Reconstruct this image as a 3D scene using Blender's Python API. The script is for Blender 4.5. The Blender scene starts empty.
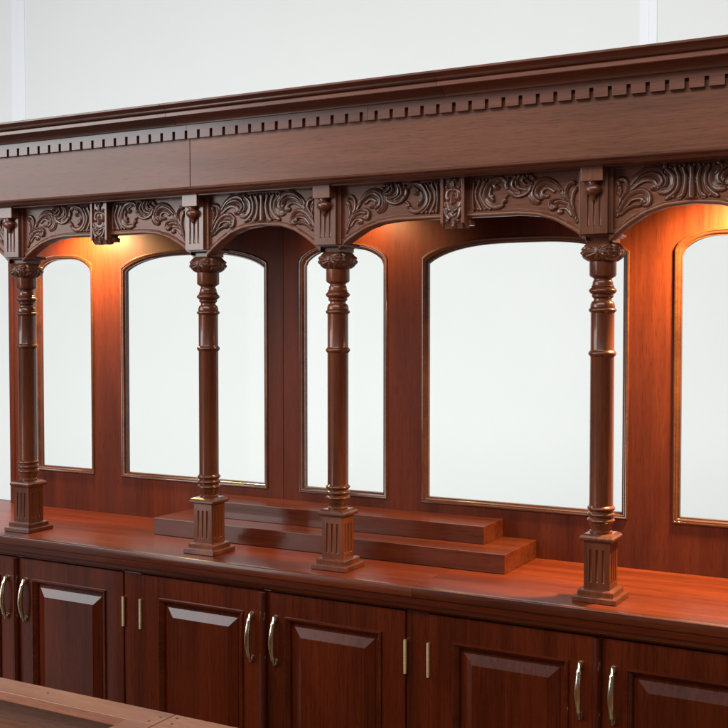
import bpy, math, random
import numpy as np
from mathutils import Vector
random.seed(4)
S=bpy.context.scene; C=S.collection
PI=math.pi

# ------------------------------------------------------------------ materials
def new_mat(name):
    m=bpy.data.materials.new(name); m.use_nodes=True
    nt=m.node_tree; b=nt.nodes['Principled BSDF']
    return m,nt,b
def wood(name, dark, light, axis='x', rough=.3, coat=.4, coat_rough=.12, bump=.12, figure=1.0, spec=.5):
    m,nt,b=new_mat(name); N=nt.nodes; L=nt.links
    tc=N.new('ShaderNodeTexCoord'); oi=N.new('ShaderNodeObjectInfo')
    add=N.new('ShaderNodeVectorMath'); add.operation='MULTIPLY_ADD'
    comb=N.new('ShaderNodeCombineXYZ')
    for i in range(3): L.new(oi.outputs['Random'],comb.inputs[i])
    L.new(comb.outputs[0],add.inputs[0]); add.inputs[1].default_value=(7.3,3.1,5.7)
    L.new(tc.outputs['Object'],add.inputs[2])
    def mapped(along,across):
        mp=N.new('ShaderNodeMapping'); L.new(add.outputs[0],mp.inputs['Vector'])
        s=[across]*3; s['xyz'.index(axis)]=along; mp.inputs['Scale'].default_value=s
        return mp
    def noise(mp,scale=1,detail=4,rough_=.55,dist=0):
        n=N.new('ShaderNodeTexNoise'); n.inputs['Scale'].default_value=scale; n.inputs['Detail'].default_value=detail
        n.inputs['Roughness'].default_value=rough_; n.inputs['Distortion'].default_value=dist
        L.new(mp.outputs[0],n.inputs['Vector']); return n
    n1=noise(mapped(1.1,14),1,3,.5,.6); n2=noise(mapped(3.5,95),1,5,.65,.3); n3=noise(mapped(22,620),1,2,.6)
    big=noise(mapped(1.2,2.6),1,2,.5)
    mx=N.new('ShaderNodeMath'); mx.operation='MULTIPLY'; L.new(n1.outputs[0],mx.inputs[0]); mx.inputs[1].default_value=.62
    mx2=N.new('ShaderNodeMath'); mx2.operation='MULTIPLY_ADD'; L.new(n2.outputs[0],mx2.inputs[0]); mx2.inputs[1].default_value=.38; L.new(mx.outputs[0],mx2.inputs[2])
    rmp=N.new('ShaderNodeValToRGB'); L.new(mx2.outputs[0],rmp.inputs[0])
    c=.5; w=.17/figure
    rmp.color_ramp.elements[0].position=c-w; rmp.color_ramp.elements[0].color=(*dark,1)
    rmp.color_ramp.elements[1].position=c+w; rmp.color_ramp.elements[1].color=(*light,1)
    # pores: fine dark strokes
    pr=N.new('ShaderNodeMapRange'); L.new(n3.outputs[0],pr.inputs[0]); pr.inputs[1].default_value=.30; pr.inputs[2].default_value=.47; pr.inputs[3].default_value=.48; pr.inputs[4].default_value=1
    br=N.new('ShaderNodeMapRange'); L.new(big.outputs[0],br.inputs[0]); br.inputs[1].default_value=.3; br.inputs[2].default_value=.7; br.inputs[3].default_value=.8; br.inputs[4].default_value=1.2
    mm=N.new('ShaderNodeMath'); mm.operation='MULTIPLY'; L.new(pr.outputs[0],mm.inputs[0]); L.new(br.outputs[0],mm.inputs[1])
    sc=N.new('ShaderNodeVectorMath'); sc.operation='SCALE'; L.new(rmp.outputs[0],sc.inputs[0]); L.new(mm.outputs[0],sc.inputs['Scale'])
    L.new(sc.outputs[0],b.inputs['Base Color'])
    rr=N.new('ShaderNodeMapRange'); L.new(n2.outputs[0],rr.inputs[0]); rr.inputs[3].default_value=rough-.06; rr.inputs[4].default_value=rough+.10
    L.new(rr.outputs[0],b.inputs['Roughness'])
    b.inputs['Specular IOR Level'].default_value=spec
    b.inputs['Coat Weight'].default_value=coat; b.inputs['Coat Roughness'].default_value=coat_rough
    bp=N.new('ShaderNodeBump'); bp.inputs['Strength'].default_value=bump; bp.inputs['Distance'].default_value=.0006
    hm=N.new('ShaderNodeMath'); hm.operation='ADD'; L.new(n2.outputs[0],hm.inputs[0]); L.new(n3.outputs[0],hm.inputs[1]); L.new(hm.outputs[0],bp.inputs['Height'])
    L.new(bp.outputs[0],b.inputs['Normal'])
    return m
DKB,LTB=(.118,.036,.016),(.22,.074,.035)
DKR,LTR=(.060,.011,.004),(.145,.028,.009)
DKD,LTD=(.044,.0058,.0014),(.112,.0160,.0038)
M_FX=wood('brown mahogany lengthwise',DKB,LTB,'x',.36,.22,.2,.12,.9,spec=.35)
M_FZ=wood('brown mahogany upright',DKB,LTB,'z',.30,.45,.12)
M_CARVE=wood('brown mahogany carving',(.070,.021,.009),(.155,.048,.022),'x',.29,.6,.11,.03,spec=.4)
M_COL=wood('turned mahogany',(.075,.0170,.0058),(.185,.046,.016),'z',.31,.5,.12,.14,1.1,spec=.35)
M_CORN=wood('cornice mahogany',(.085,.021,.009),(.18,.052,.024),'x',.32,.4,.14)
M_RX=wood('red mahogany lengthwise',DKR,LTR,'x',.27,.4,.10,.04,spec=.35)
M_RZ=wood('red mahogany upright',(.064,.0088,.0025),(.136,.0222,.0058),'z',.48,.03,.30,.10,1.0,spec=.18)
M_EDGE_SHADE=wood('shade-darkened counter edge mahogany',(.055,.0095,.0028),(.13,.024,.0070),'x',.30,.4,.12,spec=.35)  # same counter wood, darkened to paint in shade on the front edge
M_TOP=wood('red counter mahogany',(.082,.0110,.0030),(.195,.031,.0075),'x',.34,.22,.18,spec=.3)
M_DZ=wood('dark door mahogany upright',DKD,LTD,'z',.26,.4,.08,.02,spec=.3)
M_DX=wood('dark door mahogany lengthwise',DKD,LTD,'x',.24,.5,.07,.03,spec=.3)
M_MOULD=wood('polished window moulding',(.060,.0165,.0060),(.120,.036,.012),'x',.22,.7,.07)
M_RAW=wood('pale unfinished timber',(.26,.092,.048),(.43,.180,.105),'x',.42,.15,.3,.3)
M_RAWD=wood('darker rough timber',(.17,.070,.040),(.29,.130,.080),'x',.55,.0,.3,.4)
def metal(name,col,rough):
    m,nt,b=new_mat(name); b.inputs['Metallic'].default_value=1; b.inputs['Base Color'].default_value=(*col,1); b.inputs['Roughness'].default_value=rough
    n=nt.nodes.new('ShaderNodeTexNoise'); n.inputs['Scale'].default_value=90; tc=nt.nodes.new('ShaderNodeTexCoord'); nt.links.new(tc.outputs['Object'],n.inputs['Vector'])
    r=nt.nodes.new('ShaderNodeMapRange'); r.inputs[3].default_value=rough-.06; r.inputs[4].default_value=rough+.12
    nt.links.new(n.outputs[0],r.inputs[0]); nt.links.new(r.outputs[0],b.inputs['Roughness']); return m
M_BRASS=metal('polished brass',(.86,.75,.55),.18)
M_HINGE=metal('satin brass',(.95,.80,.50),.5)
def plain(name,col,rough,var=.04,scale=2.5):
    m,nt,b=new_mat(name); n=nt.nodes.new('ShaderNodeTexNoise'); n.inputs['Scale'].default_value=scale; n.inputs['Detail'].default_value=5
    tc=nt.nodes.new('ShaderNodeTexCoord'); nt.links.new(tc.outputs['Object'],n.inputs['Vector'])
    r=nt.nodes.new('ShaderNodeValToRGB'); nt.links.new(n.outputs[0],r.inputs[0])
    r.color_ramp.elements[0].position=.3; r.color_ramp.elements[1].position=.7
    r.color_ramp.elements[0].color=(*[c*(1-var) for c in col],1); r.color_ramp.elements[1].color=(*[min(1,c*(1+var)) for c in col],1)
    nt.links.new(r.outputs[0],b.inputs['Base Color']); b.inputs['Roughness'].default_value=rough; return m
M_WALL=plain('painted wall',(.80,.815,.81),.7,.012,1.3)
M_STRIP=plain('white joint strip',(.86,.875,.92),.5,.01)
M_FLOOR=plain('grey concrete floor',(.16,.15,.145),.6,.15,4)
M_CAP=plain('white lamp housing',(.75,.74,.7),.4)
M_DARKHOLE=plain('dark plug',(.10,.045,.03),.5)
def emis(name,col,st):
    m,nt,b=new_mat(name); b.inputs['Emission Color'].default_value=(*col,1); b.inputs['Emission Strength'].default_value=st; return m
M_LENS=emis('lit lamp lens',(1,.72,.38),6)
def glass():
    m=bpy.data.materials.new('clear pane'); m.use_nodes=True; nt=m.node_tree
    for n in list(nt.nodes): nt.nodes.remove(n)
    o=nt.nodes.new('ShaderNodeOutputMaterial'); t=nt.nodes.new('ShaderNodeBsdfTransparent'); t.inputs[0].default_value=(.985,.995,.99,1)
    g=nt.nodes.new('ShaderNodeBsdfGlossy'); g.inputs['Roughness'].default_value=.03
    mx=nt.nodes.new('ShaderNodeMixShader'); mx.inputs[0].default_value=.003
    nt.links.new(t.outputs[0],mx.inputs[1]); nt.links.new(g.outputs[0],mx.inputs[2]); nt.links.new(mx.outputs[0],o.inputs[0]); return m
M_GLASS=glass()

# ------------------------------------------------------------------ mesh helpers
class MB:
    def __init__(s): s.v=[]; s.f=[]
    def add(s,vs,fs):
        o=len(s.v); s.v+= [tuple(map(float,q)) for q in vs]; s.f+=[tuple(i+o for i in f) for f in fs]; return s
    def box(s,x0,x1,y0,y1,z0,z1):
        return s.add([(x0,y0,z0),(x1,y0,z0),(x1,y1,z0),(x0,y1,z0),(x0,y0,z1),(x1,y0,z1),(x1,y1,z1),(x0,y1,z1)],
          [(0,3,2,1),(4,5,6,7),(0,1,5,4),(1,2,6,5),(2,3,7,6),(3,0,4,7)])
    def frustum(s,rings):            # rings of equal point count, closed ends
        n=len(rings[0]); vs=[p for r in rings for p in r]; fs=[]
        for k in range(len(rings)-1):
            for i in range(n):
                j=(i+1)%n; fs.append((k*n+i,k*n+j,(k+1)*n+j,(k+1)*n+i))
        fs.append(tuple(range(n-1,-1,-1))); fs.append(tuple((len(rings)-1)*n+i for i in range(n)))
        return s.add(vs,fs)
    def rings(s,rings,cap=True):     # open loft with the last ring capped
        n=len(rings[0]); vs=[p for r in rings for p in r]; fs=[]
        for k in range(len(rings)-1):
            for i in range(n):
                j=(i+1)%n; fs.append((k*n+i,k*n+j,(k+1)*n+j,(k+1)*n+i))
        if cap: fs.append(tuple((len(rings)-1)*n+i for i in range(n)))
        return s.add(vs,fs)
    def lathe(s,prof,n=48,cx=0,cy=0):  # prof: (radius, z) from low to high
        return s.frustum([[(cx+r*math.cos(2*PI*i/n),cy+r*math.sin(2*PI*i/n),z) for i in range(n)] for r,z in prof])
    def extrude_x(s,prof,x0,x1):     # prof: closed (y,z) polygon
        return s.frustum([[(x0,y,z) for y,z in prof],[(x1,y,z) for y,z in prof]])
    def tube(s,pts,radii,n=14):
        rs=[]; prev=None
        for k,p in enumerate(pts):
            a=Vector(pts[max(k-1,0)]); b=Vector(pts[min(k+1,len(pts)-1)]); t=(b-a).normalized()
            u=Vector((1,0,0)); 
            if abs(t.dot(u))>.9: u=Vector((0,1,0))
            w=t.cross(u).normalized(); u=w.cross(t).normalized(); r=radii[k] if hasattr(radii,'__len__') else radii
            rs.append([tuple(Vector(p)+u*r*math.cos(2*PI*i/n)+w*r*math.sin(2*PI*i/n)) for i in range(n)])
        return s.frustum(rs)
def link_mesh(name,me,mat,parent=None,loc=(0,0,0)):
    o=bpy.data.objects.new(name,me); C.objects.link(o); o.location=loc
    if mat and not me.materials: me.materials.append(mat)
    if parent: o.parent=parent
    return o
def obj(name,mb,mat,parent=None,loc=(0,0,0),smooth=None,bevel=0,seg=2):
    me=bpy.data.meshes.new(name); me.from_pydata(mb.v,[],mb.f); me.validate(); me.update()
    import bmesh
    bm=bmesh.new(); bm.from_mesh(me); bmesh.ops.recalc_face_normals(bm,faces=bm.faces); bm.to_mesh(me); bm.free()
    if smooth is not None:
        me.polygons.foreach_set('use_smooth',[True]*len(me.polygons))
        if smooth<3: me.set_sharp_from_angle(angle=smooth)
    o=link_mesh(name,me,mat,parent,loc)
    if bevel:
        b=o.modifiers.new('edge','BEVEL'); b.width=bevel; b.segments=seg; b.limit_method='ANGLE'; b.angle_limit=math.radians(40)
    return o
def root(name,label,cat,loc,group=None):
    o=bpy.data.objects.new(name,None); C.objects.link(o); o.location=loc; o['label']=label; o['category']=cat
    o.empty_display_size=.2
    if group: o['group']=group
    return o
def copy_tree(o,parent,loc=None):
    c=o.copy(); C.objects.link(c); c.parent=parent
    if loc is not None: c.location=loc
    for ch in list(o.children): copy_tree(ch,c)
    return c
def rot_rect(x0,x1,z0,z1,y): return [(x0,y,z0),(x1,y,z0),(x1,y,z1),(x0,y,z1)]

LAMP_E=(78,12,215)
WORLD=.085
WY=4.0
AREAS=[('wall_fill_high',(-2.0,.9,2.7),(-2.0,5,2.7),17,1.0,92,(.965,.985,1)),  # added off-view lamp that evens out the upper wall
 ('wall_fill_low',(-1.8,.9,-.6),(-1.8,5,-.6),15,.5,148,(1,1,.985)),  # added fill lamp hidden behind the cabinet, brightens the lower wall
 ('window_light_left',(-6.8,-4.4,2.75),(-1.3,0,.6),4.2,3.0,240,(.93,.97,1)),
 ('column_strip_fill',(-4.3,-4.5,.55),(-1.3,0,.6),.9,2.5,38,(1,.98,.95)),  # added tall strip lamp for the column highlights, not a real opening
 ('skylight_front',(-.6,-4.4,4.1),(-1,-.2,.6),6.5,1.8,240,(1,.95,.88))]
WIDE_S=[(2.5,7.2,[(54,962),(71,993),(88,1026),(105,1052),(124,1068),(148,1071),(167,1059),(174,1042),(172,1026),(159,1016)]),(3.4,4.2,[(100,1042),(120,1058),(141,1063),(157,1052),(160,1035),(148,1025)]),(3.3,3.8,[(115,1041),(132,1051),(146,1044),(146,1031),(132,1028)]),(3.0,5.5,[(57,966),(66,1008),(63,1033),(57,1044)]),(2.5,4.6,[(69,999),(81,1028),(80,1047),(71,1058),(62,1058)]),(2.5,4.6,[(62,974),(76,1003),(93,1017),(112,1020),(124,1012),(122,999),(110,1001)]),(2.1,3.4,[(69,978),(83,995),(98,996),(103,987),(93,986)]),(2.5,3.4,[(81,1007),(100,1013),(112,1010)]),(4.1,5.0,[(177,1061),(186,1044),(209,1036),(230,1043),(242,1061),(237,1078)]),(2.5,3.3,[(177,1061),(191,1060),(202,1072),(198,1084)]),(2.9,3.7,[(191,1050),(212,1057),(216,1073),(209,1086)]),(3.3,3.7,[(209,1042),(228,1056),(229,1072),(221,1085)]),(2.5,2.5,[(172,1065),(186,1073),(191,1081)]),(3.7,5.3,[(242,1057),(249,1075),(265,1082),(288,1075),(301,1054),(304,1033),(292,1016),(274,1010),(256,1013)]),(2.9,3.7,[(265,1076),(279,1067),(276,1057),(267,1058)]),(2.5,2.5,[(242,1035),(249,1030)]),(2.8,3.7,[(288,1059),(292,1038),(281,1026)]),(3.2,3.7,[(303,1076),(315,1053),(316,1037),(306,1017),(292,1005)]),(3.2,3.6,[(319,1079),(329,1056),(329,1032),(320,1012),(315,1002)]),(2.8,3.2,[(335,1076),(338,1040),(335,1003)])]
WIDE_B=[(131,1029,4.6),(119,1002,5.4),(95,988,4.2),(170,1078,5.0),(177,1084,4.6),(186,1085,4.1),(198,1085,3.7),(209,1086,3.7),(221,1085,3.7),(272,1060,4.5),(249,1024,6.1),(256,1017,4.1),(283,1036,4.9),(288,1042,3.3),(290,1081,3.3),(299,1082,3.2),(310,1082,3.2),(320,1083,3.2),(330,1084,3.2),(337,1082,3.2),(290,1004,3.3),(304,1005,3.3),(315,1004,3.2),(324,1005,3.2),(333,1006,3.2)]
NARROW_S=[(2.8,7.2,[(49,971),(62,1005),(78,1031),(90,1055),(106,1071),(126,1081),(146,1082),(162,1074),(171,1057),(170,1040),(160,1029),(152,1031)]),(3.2,4.4,[(98,1048),(114,1063),(134,1068),(150,1063),(158,1050),(154,1041)]),(3.2,4.8,[(86,1035),(102,1048),(120,1055),(136,1052),(144,1043),(146,1035),(136,1033)]),(4.7,5.5,[(171,1073),(183,1061),(185,1041),(174,1026),(156,1024)]),(3.2,4.8,[(50,981),(58,1013),(55,1041),(52,1053)]),(3.2,4.4,[(62,1013),(75,1036),(70,1056),(56,1061)]),(2.4,3.2,[(50,1025),(52,1039)]),(3.2,5.2,[(55,983),(71,1010),(91,1026),(113,1028),(127,1015),(126,999),(115,996)]),(2.8,4.0,[(67,988),(83,1007),(101,1012),(113,1008),(111,998)]),(2.4,3.6,[(59,973),(75,986),(91,993),(105,994)]),(4.3,5.4,[(191,1078),(199,1056),(197,1032),(185,1016),(170,1007)]),(4.3,5.4,[(210,1078),(216,1055),(214,1031),(209,1014),(199,1007)]),(4.6,7.3,[(229,1079),(231,1046),(231,1004)])]
NARROW_B=[(137,1035,5.5),(117,1001,5.5),(167,1085,6.2),(179,1082,3.5),(191,1083,3.5),(202,1083,3.5),(214,1084,3.5),(225,1084,3.5),(172,1007,4.3),(187,1010,3.5),(205,1006,3.5),(220,1004,3.5)]

# ------------------------------------------------------------------ layout (metres; z = 0 on the counter, x = 0 at the right-hand visible column)
COLX=[-2.465,-2.004,-1.239,-.778,0.0,.461]
XL,XR=-2.66,.66
FLOOR=-.95
bar=root('back_bar','tall dark mahogany back bar with turned columns, carved arches, white openings and panelled doors','back bar',(-1.0,.2,FLOOR))
OFF=(1.0,-.2,-FLOOR)            # so that parts built in scene coordinates sit right under the thing's base
def part(name,mb,mat,**k): return obj(name,mb,mat,bar,k.pop('loc',OFF),**k)

# ---- counter top: two lengths meeting at x = -.482, with a second lip below the edge
for x0,x1 in ((XL,-.4828),(-.4820,XR)):
    m=MB(); m.extrude_x([(-.0395,0),(.50,0),(.50,-.03),(-.0395,-.03)],x0,x1); part('countertop',m,M_TOP)
    m=MB(); m.extrude_x([(-.057,-.0035),(-.0560,-.0012),(-.0535,-.0002),(-.0398,-.0002),(-.0398,-.0298),(-.0535,-.0298),(-.0560,-.0285),(-.057,-.026)],x0,x1); part('counter_shaded_edge',m,M_EDGE_SHADE,smooth=math.radians(50))  # front edge as its own strip, its shade put into the colour
m=MB(); prof=[(-.054,-.030),(-.03,-.030),(.44,-.030),(.44,-.066),(-.040,-.066),(-.047,-.061),(-.050,-.052),(-.054,-.046)]
m.extrude_x(prof,XL+.02,XR-.02); part('counter_edge_moulding',m,M_DX)

# ---- cabinet under the counter
m=MB(); m.box(XL+.04,XR-.04,-.005,.44,-.83,-.066); m.box(XL+.10,XR-.10,.05,.42,FLOOR,-.83); part('cabinet_carcass',m,M_DX)
m=MB(); m.box(XL+.04,XR-.04,-.026,-.005,-.0735,-.0662); m.box(XL+.04,XR-.04,-.026,-.005,-.83,-.802)
part('face_rail',m,M_DX,bevel=.001)
for a,b in ((XL+.04,-2.4405),(-1.509,-1.442),(-.514,-.447),(.486,XR-.04)):
    m=MB(); m.box(a,b,-.0255,-.005,-.802,-.0735); part('face_stile',m,M_DZ,bevel=.0012)

def make_door(x0,x1,hinge_left):
    z0,z1=-.80,-.0755; yf=-.03; yb=-.006
    w=.076; mx0,mx1,mz0,mz1=x0+w,x1-w,z0+.085,z1-.070
    m=MB()                       # the frame: two stiles, two rails, butt jointed
    r=[rot_rect(x0,x1,z0,z1,yb),rot_rect(x0,x1,z0,z1,yf+.0015),rot_rect(x0+.0015,x1-.0015,z0+.0015,z1-.0015,yf),
       rot_rect(mx0,mx1,mz0,mz1,yf),rot_rect(mx0,mx1,mz0,mz1,yb+.002)]
    m.rings(r,cap=False)
    d=part('door',m,M_DZ)
    # applied moulding round the panel
    m=MB(); y=yf
    def rr(i,yy): return rot_rect(mx0-.004+i,mx1+.004-i,mz0-.004+i,mz1+.004-i,yy)
    m.rings([rr(0,y+.004),rr(0,y-.0045),rr(.0015,y-.0065),rr(.005,y-.0065),rr(.0065,y-.004),rr(.009,y-.0015),rr(.013,y+.001),rr(.0155,y+.006),rr(.017,y+.011)],cap=False)
    obj('panel_moulding',m,M_DX,d,smooth=math.radians(35))
    # raised and fielded panel
    m=MB()
    def pr(i,yy): return rot_rect(mx0+i,mx1-i,mz0+i,mz1-i,yy)
    m.rings([pr(.004,y+.0125),pr(.0225,y+.0125),pr(.0232,y+.0105),pr(.0500,y-.0005),pr(.0512,y-.0022),pr(.054,y-.0022)])
    obj('raised_panel',m,M_DZ,d)
    # handle: bow pull
    hx=(x1-.041) if hinge_left else (x0+.041)
    m=MB(); zt,zb=-.150,-.278; pts=[];rad=[]
    for k in range(25):
        t=k/24; z=zt+(zb-zt)*t; b=math.sin(PI*min(1,max(0,t)))
        pts.append((hx,yf-.009-.0165*b**.75,z+ (0.006 if t<.01 else 0)-(0.006 if t>.99 else 0)))
        rad.append(.0046+.0042*b+.0022*math.exp(-((t-.10)/.035)**2)+.0022*math.exp(-((t-.90)/.035)**2))
    m.tube(pts,rad)
    for z in (zt,zb):
        n=18; ring=[]
        for r_,yy in ((.0085,yf+.001),(.0088,yf-.003),(.0072,yf-.007),(.0060,yf-.0105),(.003,yf-.0125)):
            ring.append([(hx+r_*math.cos(2*PI*i/n),yy,z+1.25*r_*math.sin(2*PI*i/n)) for i in range(n)])
        m.frustum(ring)
    h=obj('handle',m,M_BRASS,d,smooth=math.radians(60))
    # hinges
    hx=x0-.001 if hinge_left else x1+.001
    for zc in (-.200,-.700):
        m=MB(); m.lathe([(.0022,zc-.0475),(.0046,zc-.0462),(.0046,zc+.0462),(.0022,zc+.0475)],16,hx,yf-.0022)
        for q in (-.018,0,.018): m.lathe([(.0049,zc+q-.0006),(.0049,zc+q+.0006)],16,hx,yf-.0022)
        obj('hinge',m,M_HINGE,d,smooth=math.radians(40))
    return d
for pc,xl,xr in ((-1.9755,-2.440,-1.511),(-.9785,-1.440,-.516),(.0195,-.445,.484)):
    make_door(xl,pc-.001,True); b=make_door(pc+.001,xr,False)
    m=MB()                        # astragal over the meeting edge
    a=pc
    prof=[(a-.011,-.031),(a-.011,-.040),(a-.008,-.043),(a-.003,-.044),(a+.001,-.0475),(a+.006,-.0475),(a+.010,-.043),(a+.0125,-.036),(a+.0125,-.031)]
    m.frustum([[(x,y,-.80) for x,y in prof],[(x,y,-.0758) for x,y in prof]]); part('astragal',m,M_DZ,smooth=math.radians(30))

# ---- back panel with five arched openings
YW=.455; ZT=1.29
WIN=[(-2.368,-2.070),(-1.937,-1.288),(-1.160,-.826),(-.703,-.044),(.084,.392)]
EDGE=[-2.505,-1.985,-1.2255,-.765,.02,.505]
NA=36
def win_outline(x0,x1,i,y,zb=.140,zs=.898,zc=.968):
    a0,a1=x0+i,x1-i; xc=(a0+a1)/2; hw=(a1-a0)/2; n=NA
    rise=(zc-zs)
    k=min(.27,hw*.85)           # shoulders keep their own radius, the crown is nearly flat on wide openings
    pts=[(a0,y,zb+i),(a1,y,zb+i)]
    for j in range(n+1):
        t=1-2*j/n; x=xc+hw*t; e=hw*(1-abs(t))
        q=min(1,(e+.012)/k); z=zs-i+ (rise)*(1-(1-q)**2.3)**.62*.90 + rise*.10*(1-t*t)-.35*rise*0
        if j in (0,n): z=zs-i+rise*.22
        pts.append((x,y,z))
    return pts
def rect_match(x0,x1,z0,z1,o,y):
    r=[(x0,y,z0),(x1,y,z0)]; n=len(o)-2
    r.append((x1,y,z1))
    for q in o[3:-1]: r.append((q[0],y,z1))
    r.append((x0,y,z1)); return r
for grp in ((0,1),(2,3,4)):
    m=MB()
    for k in grp:
        x0,x1=WIN[k]; e0,e1=EDGE[k]+(.0004 if k==2 else 0),EDGE[k+1]-(.0004 if k==1 else 0)
        c0,c1=(.0012 if k==2 else 0),(.0012 if k==1 else 0)
        o=win_outline(x0,x1,.012,YW)
        m.rings([rect_match(e0,e1,.0005,ZT,o,YW+.030),rect_match(e0,e1,.0005,ZT,o,YW+.0012),rect_match(e0+c0,e1-c1,.0005,ZT,o,YW),o,win_outline(x0,x1,.012,YW+.030)],cap=False)
        m.rings([rect_match(e0,e1,.0005,ZT,o,YW+.030),win_outline(x0,x1,.012,YW+.030)],cap=False)
    bp_=part('back_panel',m,M_RZ)
    for k in grp:
        x0,x1=WIN[k]; m=MB(); y=YW
        seq=[(0,y+.0005),(0,y-.003),(.0015,y-.0055),(.0040,y-.0060),(.0065,y-.0050),(.0078,y-.0030),(.0092,y-.0030),(.0115,y-.0022),(.0145,y+.0010),(.0160,y+.0045),(.0185,y+.0045),(.0195,y+.009),(.0195,y+.016)]
        m.rings([win_outline(x0,x1,i,yy) for i,yy in seq],cap=False)
        obj('window_moulding',m,M_MOULD,bp_,smooth=math.radians(32))
        m=MB(); m.rings([win_outline(x0,x1,.013,y+.0135),win_outline(x0,x1,.020,y+.0125),win_outline(x0,x1,.036,y+.0105)])
        m.rings([win_outline(x0,x1,.013,y+.0165)])
        obj('glass_pane',m,M_GLASS,bp_)
m=MB(); m.box(-2.507,-2.485,YW-.004,YW+.034,.0005,ZT); part('end_stile',m,M_RZ,bevel=.0015)

# ---- canopy
m=MB(); m.box(XL+.06,XR-.06,.075,.485,1.105,1.118); part('soffit_board',m,M_RX)
m=MB(); m.box(XL+.04,XR-.04,-.03,.50,1.3425,1.352); m.box(XL+.04,XR-.04,.486,.50,1.10,1.3425); part('canopy_top',m,M_CORN)
def arc(cy,cz,r,a0,a1,n=8): return [(cy+r*math.cos(math.radians(a0+(a1-a0)*i/n)),cz+r*math.sin(math.radians(a0+(a1-a0)*i/n))) for i in range(n+1)]
# frieze board in two lengths
for x0,x1 in ((XL+.03,-1.2168),(-1.2152,XR-.03)):
    m=MB(); m.extrude_x([(-.060,1.1095),(-.02,1.1095),(-.02,1.289),(-.060,1.289)],x0,x1); part('frieze_board',m,M_FX,bevel=.0009)
# architrave moulding below the frieze
for x0,x1 in ((XL+.02,-1.2240),(-1.2225,XR-.02)):
    prof=[(-.0605,1.1093)]+[(-.0605-.0075*math.sin(PI*t/6),1.1093-.0085*(1-math.cos(PI*t/6))/2*1.0) for t in range(1,6)]+[(-.0600,1.1000),(-.056,1.0995)]
    prof+= [(-.054+.020*(1-math.cos(PI/2*t/6)),1.0995-.009*math.sin(PI/2*t/6)) for t in range(0,7)]
    prof+= [(-.026,1.0905),(-.026,1.0885),(.06,1.0885),(.06,1.1093)]
    m=MB(); m.extrude_x(prof,x0,x1); part('architrave_moulding',m,M_CORN,smooth=math.radians(35))
# dentil course
PITCH=.0455
for x0,x1,s0 in ((XL+.02,-1.2200,0),(-1.2188,-.6105,1),(-.6095,XR-.02,2)):
    m=MB(); m.box(x0,x1,-.0725,-.05,1.2735,1.2890)
    k0=math.ceil((x0-.0225)/PITCH)-1
    for k in range(k0,k0+90):
        c=.0225+.0080+k*PITCH; a,b=c-PITCH/2+.0052,c+PITCH/2-.0052
        a,b=max(a,x0),min(b,x1)
        if b-a<.006: continue
        m.box(a,b,-.0724,-.05,1.2500,1.2735)
    part('dentil_moulding',m,M_CORN if s0 else M_CORN)
# cornice: cove, light fillet, upper ogee, top fillet
def cornice_piece(x0,x1):
    prof=[(-.03,1.2893),(-.0760,1.2893),(-.0775,1.2905)]
    prof+=[(-.0775-.040*(1-math.cos(PI/2*t/8)),1.2905+.016*math.sin(PI/2*t/8)) for t in range(1,9)]
    prof+=[(-.1240,1.3065),(-.1262,1.3080),(-.1262,1.3175),(-.1240,1.3195)]
    prof+=[(-.1170,1.3200)]
    prof+=[(-.1180-.026*(t/8)-.004*math.sin(2*PI*t/8),1.3210+.0135*t/8) for t in range(0,9)]
    prof+=[(-.1490,1.3352),(-.1520,1.3370),(-.1520,1.3410),(-.1500,1.3425),(-.03,1.3425)]
    m=MB(); m.extrude_x(prof,x0,x1); part('cornice_moulding',m,M_CORN,smooth=math.radians(32))
cornice_piece(XL,-1.2535); cornice_piece(-1.2520,-.3805); cornice_piece(-.3795,XR)

# ------------------------------------------------------------------ carved work: relief surfaces
def dist_poly(X,Z,pts,w0,w1):
    """returns best (1-(d/w)^2) style dome and signed offset for a tapered stroke"""
    P=np.array(pts,float)
    # resample through a Catmull-Rom spline
    if len(P)>2:
        Q=np.vstack([2*P[0]-P[1],P,2*P[-1]-P[-2]]); R=[]
        for i in range(1,len(Q)-2):
            for t in np.linspace(0,1,6,endpoint=False):
                a,b,c,d=Q[i-1],Q[i],Q[i+1],Q[i+2]
                R.append(.5*((2*b)+(-a+c)*t+(2*a-5*b+4*c-d)*t*t+(-a+3*b-3*c+d)*t**3))
        R.append(P[-1]); P=np.array(R)
    best=np.full(X.shape,9.); off=np.zeros(X.shape); T=np.zeros(X.shape)
    n=len(P)-1
    for i in range(n):
        a,b=P[i],P[i+1]; ab=b-a; L2=max(ab@ab,1e-9)
        t=np.clip(((X-a[0])*ab[0]+(Z-a[1])*ab[1])/L2,0,1)
        dx=X-(a[0]+t*ab[0]); dz=Z-(a[1]+t*ab[1]); d=np.hypot(dx,dz)
        u=(i+t)/n; wv=w0+(w1-w0)*np.minimum(1,u*1.15); wv=wv*np.where(u>.93,1-.25*(u-.93)/.07,1)
        rel=d/wv; side=np.sign(ab[0]*dz-ab[1]*dx)
        m=rel<best; best=np.where(m,rel,best); off=np.where(m,rel*side,off); T=np.where(m,u,T)
    return best,off,T
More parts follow.
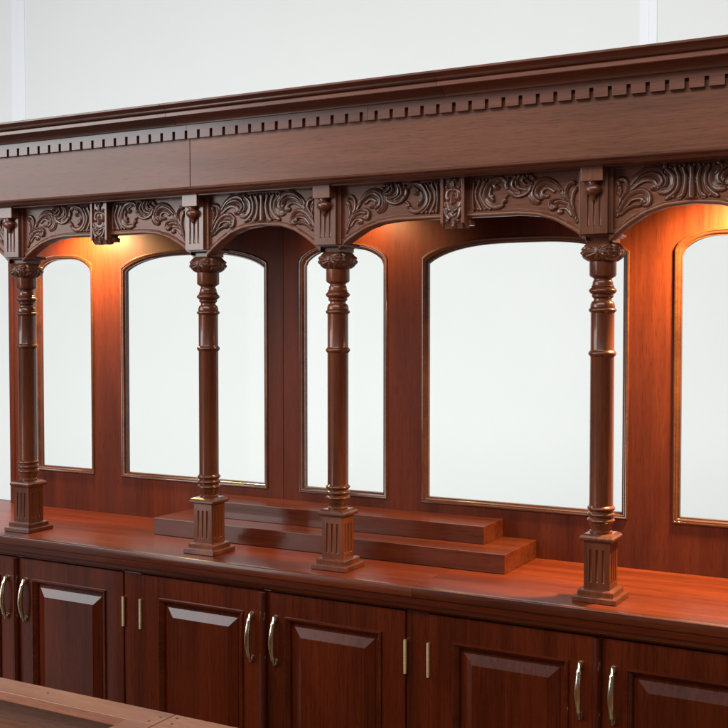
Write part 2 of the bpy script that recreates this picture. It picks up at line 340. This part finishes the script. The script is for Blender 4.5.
def relief(X,Z,strokes,balls):
    """X, Z in mm; height in mm"""
    H=np.zeros(X.shape)
    for k,(w0,w1,pts) in enumerate(strokes):
        rib=abs(pts[0][0]-pts[-1][0])<30 and abs(pts[0][1]-pts[-1][1])>65
        fk=1.25 if rib else 1.6
        r,off,T=dist_poly(X,Z,pts,w0*fk+.4*(not rib),w1*fk+.3*(not rib))
        dome=np.clip(1-r**2.6,0,1)**.5
        amp=6.2+3.0*min(1,w1/5)+1.9*np.sin(k*1.7)
        # a leaf rolled over on one side: high lip, hollow, and veins fanning across
        sgn=1 if k%2 else -1
        if rib: prof=dome*amp*.9
        else: prof=dome*amp*(.70+.30*sgn*off+.035*np.sin(off*11+T*5)*(w1>4.0))
        prof=np.where(r<1,np.maximum(prof,.9),0)*(.75+.25*T)
        # each stroke is undercut: a chisel line where it overlaps the one below
        H=H*(1-.62*np.exp(-((r-1.02)/.13)**2))
        H=np.where(r<1,np.maximum(prof,H*.80),H)
    for x,z,r_ in balls:
        d=np.hypot(X-x,Z-z)/r_
        H=np.maximum(H,np.where(d<1,4.0+r_*.75*np.sqrt(np.clip(1-d*d,0,1))-1.1*np.exp(-((d-.55)/.14)**2),0))
    return H
def grid_mesh(name,Xc,Zc,Y,keep=None):
    ny,nx=Xc.shape
    V=np.stack([Xc,Y,Zc],-1).reshape(-1,3)
    idx=np.arange(ny*nx).reshape(ny,nx)
    F=np.stack([idx[:-1,:-1],idx[:-1,1:],idx[1:,1:],idx[1:,:-1]],-1).reshape(-1,4)
    if keep is not None:
        K=keep[:-1,:-1]|keep[:-1,1:]|keep[1:,1:]|keep[1:,:-1]; F=F[K.reshape(-1)]
        used=np.unique(F); mp=-np.ones(ny*nx,int); mp[used]=np.arange(len(used)); F=mp[F]; V=V[used]
    me=bpy.data.meshes.new(name); me.from_pydata(V.tolist(),[],F.tolist()); me.update()
    me.polygons.foreach_set('use_smooth',[True]*len(me.polygons))
    return me
YS=.010                                   # face of the spandrel boards
def smooth_curve(px,pz):
    xs=np.linspace(px[0],px[-1],400); z=np.interp(xs,px,pz); k=np.hanning(31); k/=k.sum()
    zp=np.concatenate([2*z[0]-z[15:0:-1],z,2*z[-1]-z[-2:-17:-1]]); return xs,np.convolve(zp,k,'valid')
AW=smooth_curve([.000,.032,.050,.076,.114,.161,.217,.389],[.885,.914,.930,.946,.967,.981,.9865,.9865])
AN=smooth_curve([.000,.030,.055,.083,.120,.167,.231],[.880,.908,.930,.951,.973,.988,.9935])
def arch_w(x): return np.interp(x,*AW)
def arch_n(x): return np.interp(np.where(x>.2305,.461-x,x),*AN)
def spandrel_meshes(kind,x0,x1,arch,strokes,balls,mirror_strokes=False,step=.0011):
    ZTOP=1.0945
    nx=int((x1-x0)/step); nz=int(.165/step)
    x=np.linspace(x0,x1,nx); t=np.linspace(0,1,nz)
    X=np.repeat(x[None],nz,0); A=arch(X); Z=A+(ZTOP-A)*t[:,None]
    slope=np.gradient(arch(x),x); cs=1/np.sqrt(1+slope**2)
    d_arch=(Z-A)*cs[None]; d_top=1.0895-Z; d_l=X-(x0+.012); d_r=(x1-.012)-X
    inner=np.minimum(np.minimum(d_arch-.0125,d_top),np.minimum(d_l,d_r))
    base=-.0045*np.clip((inner+.001)/.0022,0,1)-.0012*np.exp(-((inner+.0045)/.0011)**2)
    # a round edge where the board meets the arch
    base=base-.0025*np.clip(1-d_arch/.0025,0,1)**2
    H=relief(X*1000,Z*1000,strokes,balls)
    if mirror_strokes: H=np.maximum(H,relief((.461-X)*1000,Z*1000,strokes,balls))
    H=np.where(inner>-.001,H,0)/1000
    rng=np.random.RandomState(3)
    carve=YS-base-np.maximum(H,0)
    keep=H>.0008
    board=YS-base
    return X,Z,board,carve,keep
def build_spandrel(kind,x0,x1,arch,strokes,balls,ms):
    X,Z,board,carve,keep=spandrel_meshes(kind,x0,x1,arch,strokes,balls,ms)
    out=[]
    for sgn in ((1,-1) if not ms else (1,)):
        Xs=X*sgn
        xb,zb,bb=Xs[::2,::2],Z[::2,::2],board[::2,::2]
        if (X.shape[1]-1)%2: xb=np.hstack([xb,Xs[::2,-1:]]); zb=np.hstack([zb,Z[::2,-1:]]); bb=np.hstack([bb,board[::2,-1:]])
        if (X.shape[0]-1)%2: 
            lx,lz,lb=Xs[-1:,::2],Z[-1:,::2],board[-1:,::2]
            if (X.shape[1]-1)%2: lx=np.hstack([lx,Xs[-1:,-1:]]); lz=np.hstack([lz,Z[-1:,-1:]]); lb=np.hstack([lb,board[-1:,-1:]])
            xb=np.vstack([xb,lx]); zb=np.vstack([zb,lz]); bb=np.vstack([bb,lb])
        # underside and back rows
        r0=(xb[:1],zb[:1],np.full_like(bb[:1],.048)); top=(xb[-1:],zb[-1:],np.full_like(bb[:1],.048))
        xb=np.vstack([top[0],r0[0],xb]); zb=np.vstack([top[1],r0[1],zb]); bb=np.vstack([top[2],r0[2],bb])
        me=grid_mesh('spandrel',xb,zb,bb)
        me.set_sharp_from_angle(angle=math.radians(50))
        mc=grid_mesh('acanthus_carving',Xs,Z,carve,keep)
        me.materials.append(M_FX); mc.materials.append(M_CARVE)
        out.append((me,mc))
    return out
wL,wR=build_spandrel('wide',.030,.389-.027,arch_w,WIDE_S,WIDE_B,False)
nS,=build_spandrel('narrow',.030,.461-.030,arch_n,NARROW_S,NARROW_B,True)
def put_spandrel(pair,x):
    o=link_mesh('spandrel',pair[0],None,bar,(OFF[0]+x,OFF[1],OFF[2])); c=link_mesh('acanthus_carving',pair[1],None,o); return o
for k in (0,2,4): put_spandrel(nS,COLX[k])
for k in (1,3): put_spandrel(wL,COLX[k]); put_spandrel(wR,COLX[k+1])
# ---- keystone brackets in the middle of the wide arches
def make_keystone():
    w=.0345; z0,z1=.9670,1.0940; yf=-.0020
    m=MB(); prof=[(yf,z1),(yf,z0+.004)]+[(yf+.003+.030*t/6,z0-.012*math.sin(PI*t/6)+.004-.004*t/6) for t in range(0,7)]+[(.046,z0),(.046,z1)]
    m.frustum([[(-w,y,z) for y,z in prof],[(w,y,z) for y,z in prof]])
    m.box(-w-.0075,w+.0075,.018,.047,z0-.0015,z0+.0115)
    k=obj('keystone',m,M_FZ,bar,OFF,bevel=.001)
    m=MB()
    for s in (-1,1):
        a,b=sorted((s*w,s*(w-.0085)))
        m.box(a,b,yf-.0065,yf+.001,z0+.003,z1-.002)
    r=obj('keystone_rail',m,M_FZ,k,bevel=.0012)
    # carved husk between the rails
    x=np.linspace(-w+.0088,w-.0088,60); z=np.linspace(z0-.010,z1-.006,150); X,Z=np.meshgrid(x,z)
    st=[(2,4,[(0,1062),(0,1078),(-6,1084)]),(2,4,[(0,1062),(0,1078),(6,1084)]),(3.2,2.6,[(0,1058),(0,1082)]),
        (2.6,3.4,[(-3,1061),(-12,1056),(-15,1044),(-13,1034),(-6,1036)]),(2.6,3.4,[(3,1061),(12,1056),(15,1044),(13,1034),(6,1036)]),
        (4.5,2.5,[(0,1027),(0,1046)]),
        (3,3.4,[(-17,1024),(-12,1010),(0,1004)]),(3,3.4,[(17,1024),(12,1010),(0,1004)]),
        (3,3.6,[(-17,1008),(-13,992),(-8,983)]),(3,3.6,[(17,1008),(13,992),(8,983)]),
        (2.6,2.6,[(-7,996),(0,990),(7,996)]),(4,4.5,[(0,976),(0,968)])]
    bl=[(-14,1066,3),(14,1066,3),(0,998,3.2),(-12,976,4),(12,976,4),(0,962,6)]
    H=relief(X*1000/1.26,Z*1000,st,bl)/1000*.95
    drop=np.clip((z0+.012-Z)/.02,0,1)*.006
    me=grid_mesh('husk_carving',X,Z,yf-.0006-H+drop*1.0); me.materials.append(M_CARVE); link_mesh('husk_carving',me,None,k)
    return k
key=make_keystone()
for k in (1,3):
    xc=(COLX[k]+COLX[k+1])/2
    if k==1: key.location=(OFF[0]+xc,OFF[1],OFF[2])
    else: copy_tree(key,bar,(OFF[0]+xc,OFF[1],OFF[2]))

# ---- columns
def sq(h,z,cy=0): return [(-h,-h,z),(h,-h,z),(h,h,z),(-h,h,z)]
CZ=.0565
def lathe_points(p,sub=5):
    """p: list of (r,z) or ('arc',r_mid,bulge) rounded segments"""
    out=[]
    for q in p:
        if q[0]=='b':            # bead from z0 to z1: base radius r, bulge b
            _,r,b,z0,z1=q
            for i in range(sub*2+1):
                t=i/(sub*2); out.append((r+b*math.sin(PI*t),z0+(z1-z0)*t))
        elif q[0]=='c':          # cove from (r0,z0) to (r1,z1)
            _,r0,z0,r1,z1=q
            for i in range(sub*2+1):
                t=i/(sub*2); out.append((r0+(r1-r0)*(1-math.cos(PI/2*t)),z0+(z1-z0)*math.sin(PI/2*t)))
        elif q[0]=='s':          # soft S curve
            _,r0,z0,r1,z1=q
            for i in range(sub*2+1):
                t=i/(sub*2); out.append((r0+(r1-r0)*(.5-.5*math.cos(PI*t)),z0+(z1-z0)*t))
        else: out.append(q)
    return out
def make_column():
    prof=lathe_points([(.0255,.171),(.0285,.172),(.0285,.176),(.0262,.179),('s',.0262,.180,.0305,.197),
        ('b',.0312,.0040,.1985,.2095),(.0300,.2105),(.0300,.2125),('b',.0312,.0040,.2135,.2250),(.0300,.2260),(.0300,.2280),('b',.0312,.0040,.229,.2405),
        (.0300,.2420),(.0300,.6195),(.0305,.6205),('b',.0308,.0045,.6215,.6360),(.0305,.6370),(.0298,.6385),(.0298,.7310),
        ('b',.0300,.0052,.7320,.7450),('c',.0310,.7455,.0232,.7620),(.0225,.7660),('s',.0225,.7670,.0275,.7730),(.0275,.7770),(.0262,.7785),
        ('b',.0290,.0060,.7795,.7955),(.0280,.7960),('b',.0270,.0022,.7965,.8010),('c',.0262,.8015,.0225,.8140),(.0225,.8165),('s',.0225,.8168,.0330,.8260),(.0338,.8275),(.0338,.8605),(.0325,.8620)])
    m=MB(); m.lathe(prof,56)
    col=obj('column',m,M_COL,bar,(OFF[0],OFF[1]+CZ,OFF[2]),smooth=math.radians(34))
    # carved cushion capital, square in plan with a crease at each corner
    n=176; rows=52; V=np.zeros((rows,n,3))
    for i in range(rows):
        t=i/(rows-1); z=.8605+.0495*t; v=math.sin(PI*min(max(t,0),1))
        for j in range(n):
            a=2*PI*j/n; c,s=math.cos(a),math.sin(a)
            sqr=1/((abs(c)**4.6+abs(s)**4.6)**(1/4.6))
            phi=((a+PI/4)%(PI/2))-PI/4            # angle from the face's middle
            bulge=v**.55
            r=.028*sqr+ .0215*bulge*(1.0+.04*math.cos(4*a))*min(sqr,1.08)
            crease=math.exp(-((abs(phi)-PI/4)/.075)**2)*.0052*bulge
            u=phi/(PI/4); w=2*t-1
            # four lobed leaf with veins and side curls on every face
            leaf=.0022*math.cos(9*math.atan2(w*1.05,u+1e-6)+3*math.hypot(u,w))*min(1,math.hypot(u,w)*1.6)*bulge
            eye=.0028*math.exp(-(((abs(u)-.52)/.17)**2+((w+.18)/.30)**2))-.0022*math.exp(-(((abs(u)-.52)/.07)**2+((w+.18)/.12)**2))
            ridge=.0018*math.exp(-(u/.12)**2)
            rr=r-crease+leaf+eye+ridge+.0009*math.sin(31*u+9*w)*math.sin(17*w+5*u)*bulge
            V[i,j]=(rr*c,rr*s,z)
    m=MB(); m.frustum([[tuple(V[i,j]) for j in range(n)] for i in range(rows)])
    obj('capital',m,M_CARVE,col,smooth=math.radians(70))
    m=MB(); m.frustum([sq(.034,.908),sq(.034,.919),sq(.037,.921)])
    m.frustum([sq(.0440,.9210),sq(.0465,.9235),sq(.0465,.9295),sq(.0435,.9325)]); obj('abacus',m,M_COL,col,bevel=.0008)
    # fluted plinth
    m=MB(); m.frustum([sq(.0560,.0004),sq(.0568,.002),sq(.0568,.0125),sq(.0555,.0145),sq(.0462,.0146),sq(.0462,.0270),sq(.0440,.0300),sq(.0340,.0315)])
    p=obj('plinth',m,M_COL,col,bevel=.0006)
    h=.0335; m=MB(); ring0=[];
    # faces of the die carry three flutes each: build every face as strips
    fl=[-.0165,0,.0165]; fw=.0036; zb,zt,f0,f1=.030,.1545,.046,.132
    for q in range(4):
        ca,sa=math.cos(q*PI/2),math.sin(q*PI/2)
        def T(x,y,z): return (x*ca-y*sa,x*sa+y*ca,z)
        xs=[-h]; dep=[0]
        for f in fl:
            for i in range(7):
                u=-1+2*i/6; xs.append(f+fw*u); dep.append(.0034*math.sqrt(max(0,1-u*u)))
        xs.append(h); dep.append(0)
        zs=[zb,f0]+[f0+.0012*i for i in range(1,4)]+[f1-.0012*i for i in range(3,0,-1)]+[f1,zt]
        def fac(z): 
            if z<=f0 or z>=f1: return 0
            e=min(z-f0,f1-z)/.0036; return math.sqrt(min(1,e))
        vs=[];nx=len(xs)
        for z in zs:
            for x,d in zip(xs,dep): vs.append(T(x,-h+d*fac(z),z))
        fs=[(a*nx+b,a*nx+b+1,(a+1)*nx+b+1,(a+1)*nx+b) for a in range(len(zs)-1) for b in range(nx-1)]
        m.add(vs,fs)
    d=obj('fluted_die',m,M_COL,col,smooth=math.radians(30))
    m=MB(); m.frustum([sq(.0340,.1530),sq(.0400,.1535),sq(.0435,.1580),sq(.0435,.1625),sq(.0405,.1675),sq(.0330,.1715)])
    obj('plinth_cap',m,M_COL,col,bevel=.0007)
    return col
c0=make_column()
def make_pilaster():
    w=.0330; yf=-.0075; z0,z1=.9275,1.0945
    fl=[-.0150,0,.0150]; fw=.0036; f0,f1=.946,1.036
    xs=[-w];dep=[0]
    for f in fl:
        for i in range(7):
            u=-1+2*i/6; xs.append(f+fw*u); dep.append(.0042*math.sqrt(max(0,1-u*u)))
    xs.append(w);dep.append(0)
    zs=[z0,f0]+[f0+.0012*i for i in range(1,4)]+[f1-.0012*i for i in range(3,0,-1)]+[f1,z1]
    def fac(z):
        if z<=f0 or z>=f1: return 0
        return math.sqrt(min(1,min(z-f0,f1-z)/.0036))
    nx=len(xs); vs=[(x,yf+d*fac(z),z) for z in zs for x,d in zip(xs,dep)]
    fs=[(a*nx+b,a*nx+b+1,(a+1)*nx+b+1,(a+1)*nx+b) for a in range(len(zs)-1) for b in range(nx-1)]
    m=MB(); m.add(vs,fs)
    # sides, bottom and back
    m.add([(-w,yf,z0),(-w,.06,z0),(-w,.06,z1),(-w,yf,z1),(w,yf,z0),(w,.06,z0),(w,.06,z1),(w,yf,z1)],[(0,1,2,3),(5,4,7,6),(0,4,5,1),(1,5,6,2)])
    p=obj('pilaster',m,M_FZ,bar,OFF,smooth=math.radians(30))
    m=MB(); m.box(-.0440,.0440,.0040,.055,.9285,1.0940); obj('backing_strip',m,M_FZ,p,bevel=.001)
    m=MB(); m.box(-.0285,.0275,-.0305,yf+.0005,1.0555,1.0945); obj('corner_block',m,M_FZ,p,bevel=.0012)
    # half-turned drop below the block
    m=MB(); cy=yf-.006; m.lathe([(.0008,1.0060),(.0035,1.0090),(.0060,1.0140),(.0072,1.0195),(.0095,1.0220),(.0165,1.0255),(.0208,1.0310),(.0220,1.0365),(.0200,1.0425),(.0155,1.0465),(.0125,1.0480),(.0125,1.0500),(.0160,1.0515),(.0160,1.0552)],32,-.001,cy)
    m.v=[(x,cy+(y-cy)*.72,z) for x,y,z in m.v]
    obj('drop_finial',m,M_COL,p,smooth=math.radians(45))
    return p
p0=make_pilaster()
for i,x in enumerate(COLX):
    if i==0: c0.location=(OFF[0]+x,OFF[1]+CZ,OFF[2]); p0.location=(OFF[0]+x-.003,OFF[1],OFF[2])
    else: copy_tree(c0,bar,(OFF[0]+x,OFF[1]+CZ,OFF[2])); copy_tree(p0,bar,(OFF[0]+x-.003,OFF[1],OFF[2]))

# ---- small lamps under the canopy
LAMPS=[(-2.05,.315,LAMP_E[0]),(-.86,.33,LAMP_E[1]),(.345,.315,LAMP_E[2])]
for x,y,e in LAMPS:
    m=MB(); m.lathe([(.030,1.0905),(.034,1.0915),(.034,1.1045)],32,0,0); d=obj('puck_lamp',m,M_CAP,bar,(OFF[0]+x,OFF[1]+y,OFF[2]),smooth=math.radians(40))
    m=MB(); m.lathe([(.024,1.0885),(.024,1.0903)],32,0,0); obj('lamp_lens',m,M_LENS,d)
    l=bpy.data.lights.new('warm_lamp','SPOT'); l.energy=e; l.color=(1,.74,.33); l.shadow_soft_size=.045; l.spot_size=math.radians(160); l.spot_blend=.7
    lo=bpy.data.objects.new('warm_lamp',l); C.objects.link(lo); lo.location=(x,y,1.076); lo.rotation_euler=(math.radians(24),0,0)

# ------------------------------------------------------------------ stepped display riser on the counter
rs=root('display_riser','low two-step dark mahogany riser standing on the counter behind the middle columns','riser',(-.95,.33,0))
m=MB(); m.box(-1.578+.95,-.320+.95,.200-.33,.4540-.33,.0006,.0560); obj('lower_step',m,M_RX,rs,bevel=.0012)
m=MB(); m.box(-1.47+.95,-.428+.95,.305-.33,.4538-.33,.0562,.1100); obj('upper_step',m,M_RX,rs,bevel=.0012)

# ------------------------------------------------------------------ unfinished frame in the foreground
tf=root('timber_frame','paler unvarnished timber counter frame in the bottom left foreground, facing the bar','counter frame',(-.8,-1.2,FLOOR))
TO=(.8,1.2,-FLOOR)
zt=-.12
m=MB(); m.box(-2.3,-.6290,-.945,-.875,zt-.022,zt); obj('rail',m,M_RAW,tf,TO,bevel=.002)
m=MB(); m.box(-.6280,1.6,-.945,-.875,zt-.022,zt-.0004); obj('rail',m,M_RAW,tf,TO,bevel=.002)
m=MB(); m.box(-.700,-.6290,-1.9,-.9455,zt-.022,zt-.0002); obj('cross_rail',m,M_RAW,tf,TO,bevel=.002)
m=MB(); m.box(-.6280,1.6,-1.9,-.9455,zt-.022,zt-.0006); obj('top_board',m,M_RAW,tf,TO,bevel=.002)
m=MB(); m.box(-2.3,1.6,-.900,-.880,FLOOR,zt-.0225); obj('back_board',m,M_RAWD,tf,TO,bevel=.001)
m=MB(); m.box(-2.3,-.700,-1.9,-.9005,-.215,-.200); obj('shelf',m,M_RAWD,tf,TO,bevel=.001)
m=MB(); m.box(-.690,-.640,-1.9,-.9005,FLOOR,zt-.0225); obj('divider',m,M_RAWD,tf,TO,bevel=.001)
for x,y in ((-.965,-.905),(-.646,-.905),(-.612,-.893),(-.652,-.935),(-1.25,-.91),(-.60,-.925)):
    m=MB(); m.lathe([(.0032,zt+.0002),(.0030,zt+.0006)],14,x,y); obj('nail_plug',m,M_DARKHOLE,tf,TO)

# ------------------------------------------------------------------ setting
def struct(name,m,mat,**k):
    o=obj(name,m,mat,None,(0,0,0),**k); o['kind']='structure'; o['label']=k.get('label',name); return o
m=MB(); m.box(-16,9,WY,WY+.1,FLOOR,7); w=obj('wall',m,M_WALL); w['kind']='structure'; w['label']='plain pale grey white wall behind the bar'
KW=(WY+2.7328)/(1.8+2.7328)
for a,b in ((-3.883,-3.784),(-.390,-.321)):
    a,b=[.856+(q-.856)*KW for q in (a,b)]
    m=MB(); m.box(a,b,WY-.0045,WY,FLOOR,7); m.box((a+b)/2-.004,(a+b)/2+.004,WY-.006,WY-.0045,FLOOR,7); obj('joint_strip',m,M_STRIP,w)
m=MB(); m.box(-16,9,-9,WY,FLOOR-.1,FLOOR); f=obj('floor',m,M_FLOOR); f['kind']='structure'; f['label']='grey concrete workshop floor'

# ------------------------------------------------------------------ light
W=bpy.data.worlds.new('World'); S.world=W; W.use_nodes=True
bg=W.node_tree.nodes['Background']; bg.inputs[0].default_value=(.86,.93,1,1); bg.inputs[1].default_value=WORLD
def area(name,loc,target,sx,sy,e,col):
    l=bpy.data.lights.new(name,'AREA'); l.shape='RECTANGLE'; l.size=sx; l.size_y=sy; l.energy=e; l.color=col
    o=bpy.data.objects.new(name,l); C.objects.link(o); o.location=loc
    o.rotation_euler=(Vector(target)-Vector(loc)).to_track_quat('-Z','Y').to_euler(); return o
for a in AREAS: area(*a)

# ------------------------------------------------------------------ camera
cam=bpy.data.cameras.new('camera'); co=bpy.data.objects.new('camera',cam); C.objects.link(co)
co.location=(.8560,-2.7328,.7003); co.rotation_euler=(PI/2-.0345,0,.5067)
cam.sensor_width=36; cam.lens=1124.1/728*36; cam.clip_end=60; cam.clip_start=.05
S.camera=co
S.view_settings.view_transform='Standard'; S.view_settings.look='None'; S.view_settings.exposure=0; S.view_settings.gamma=1
S.render.engine='CYCLES'
try: S.cycles.max_bounces=8; S.cycles.transparent_max_bounces=12
except Exception: pass
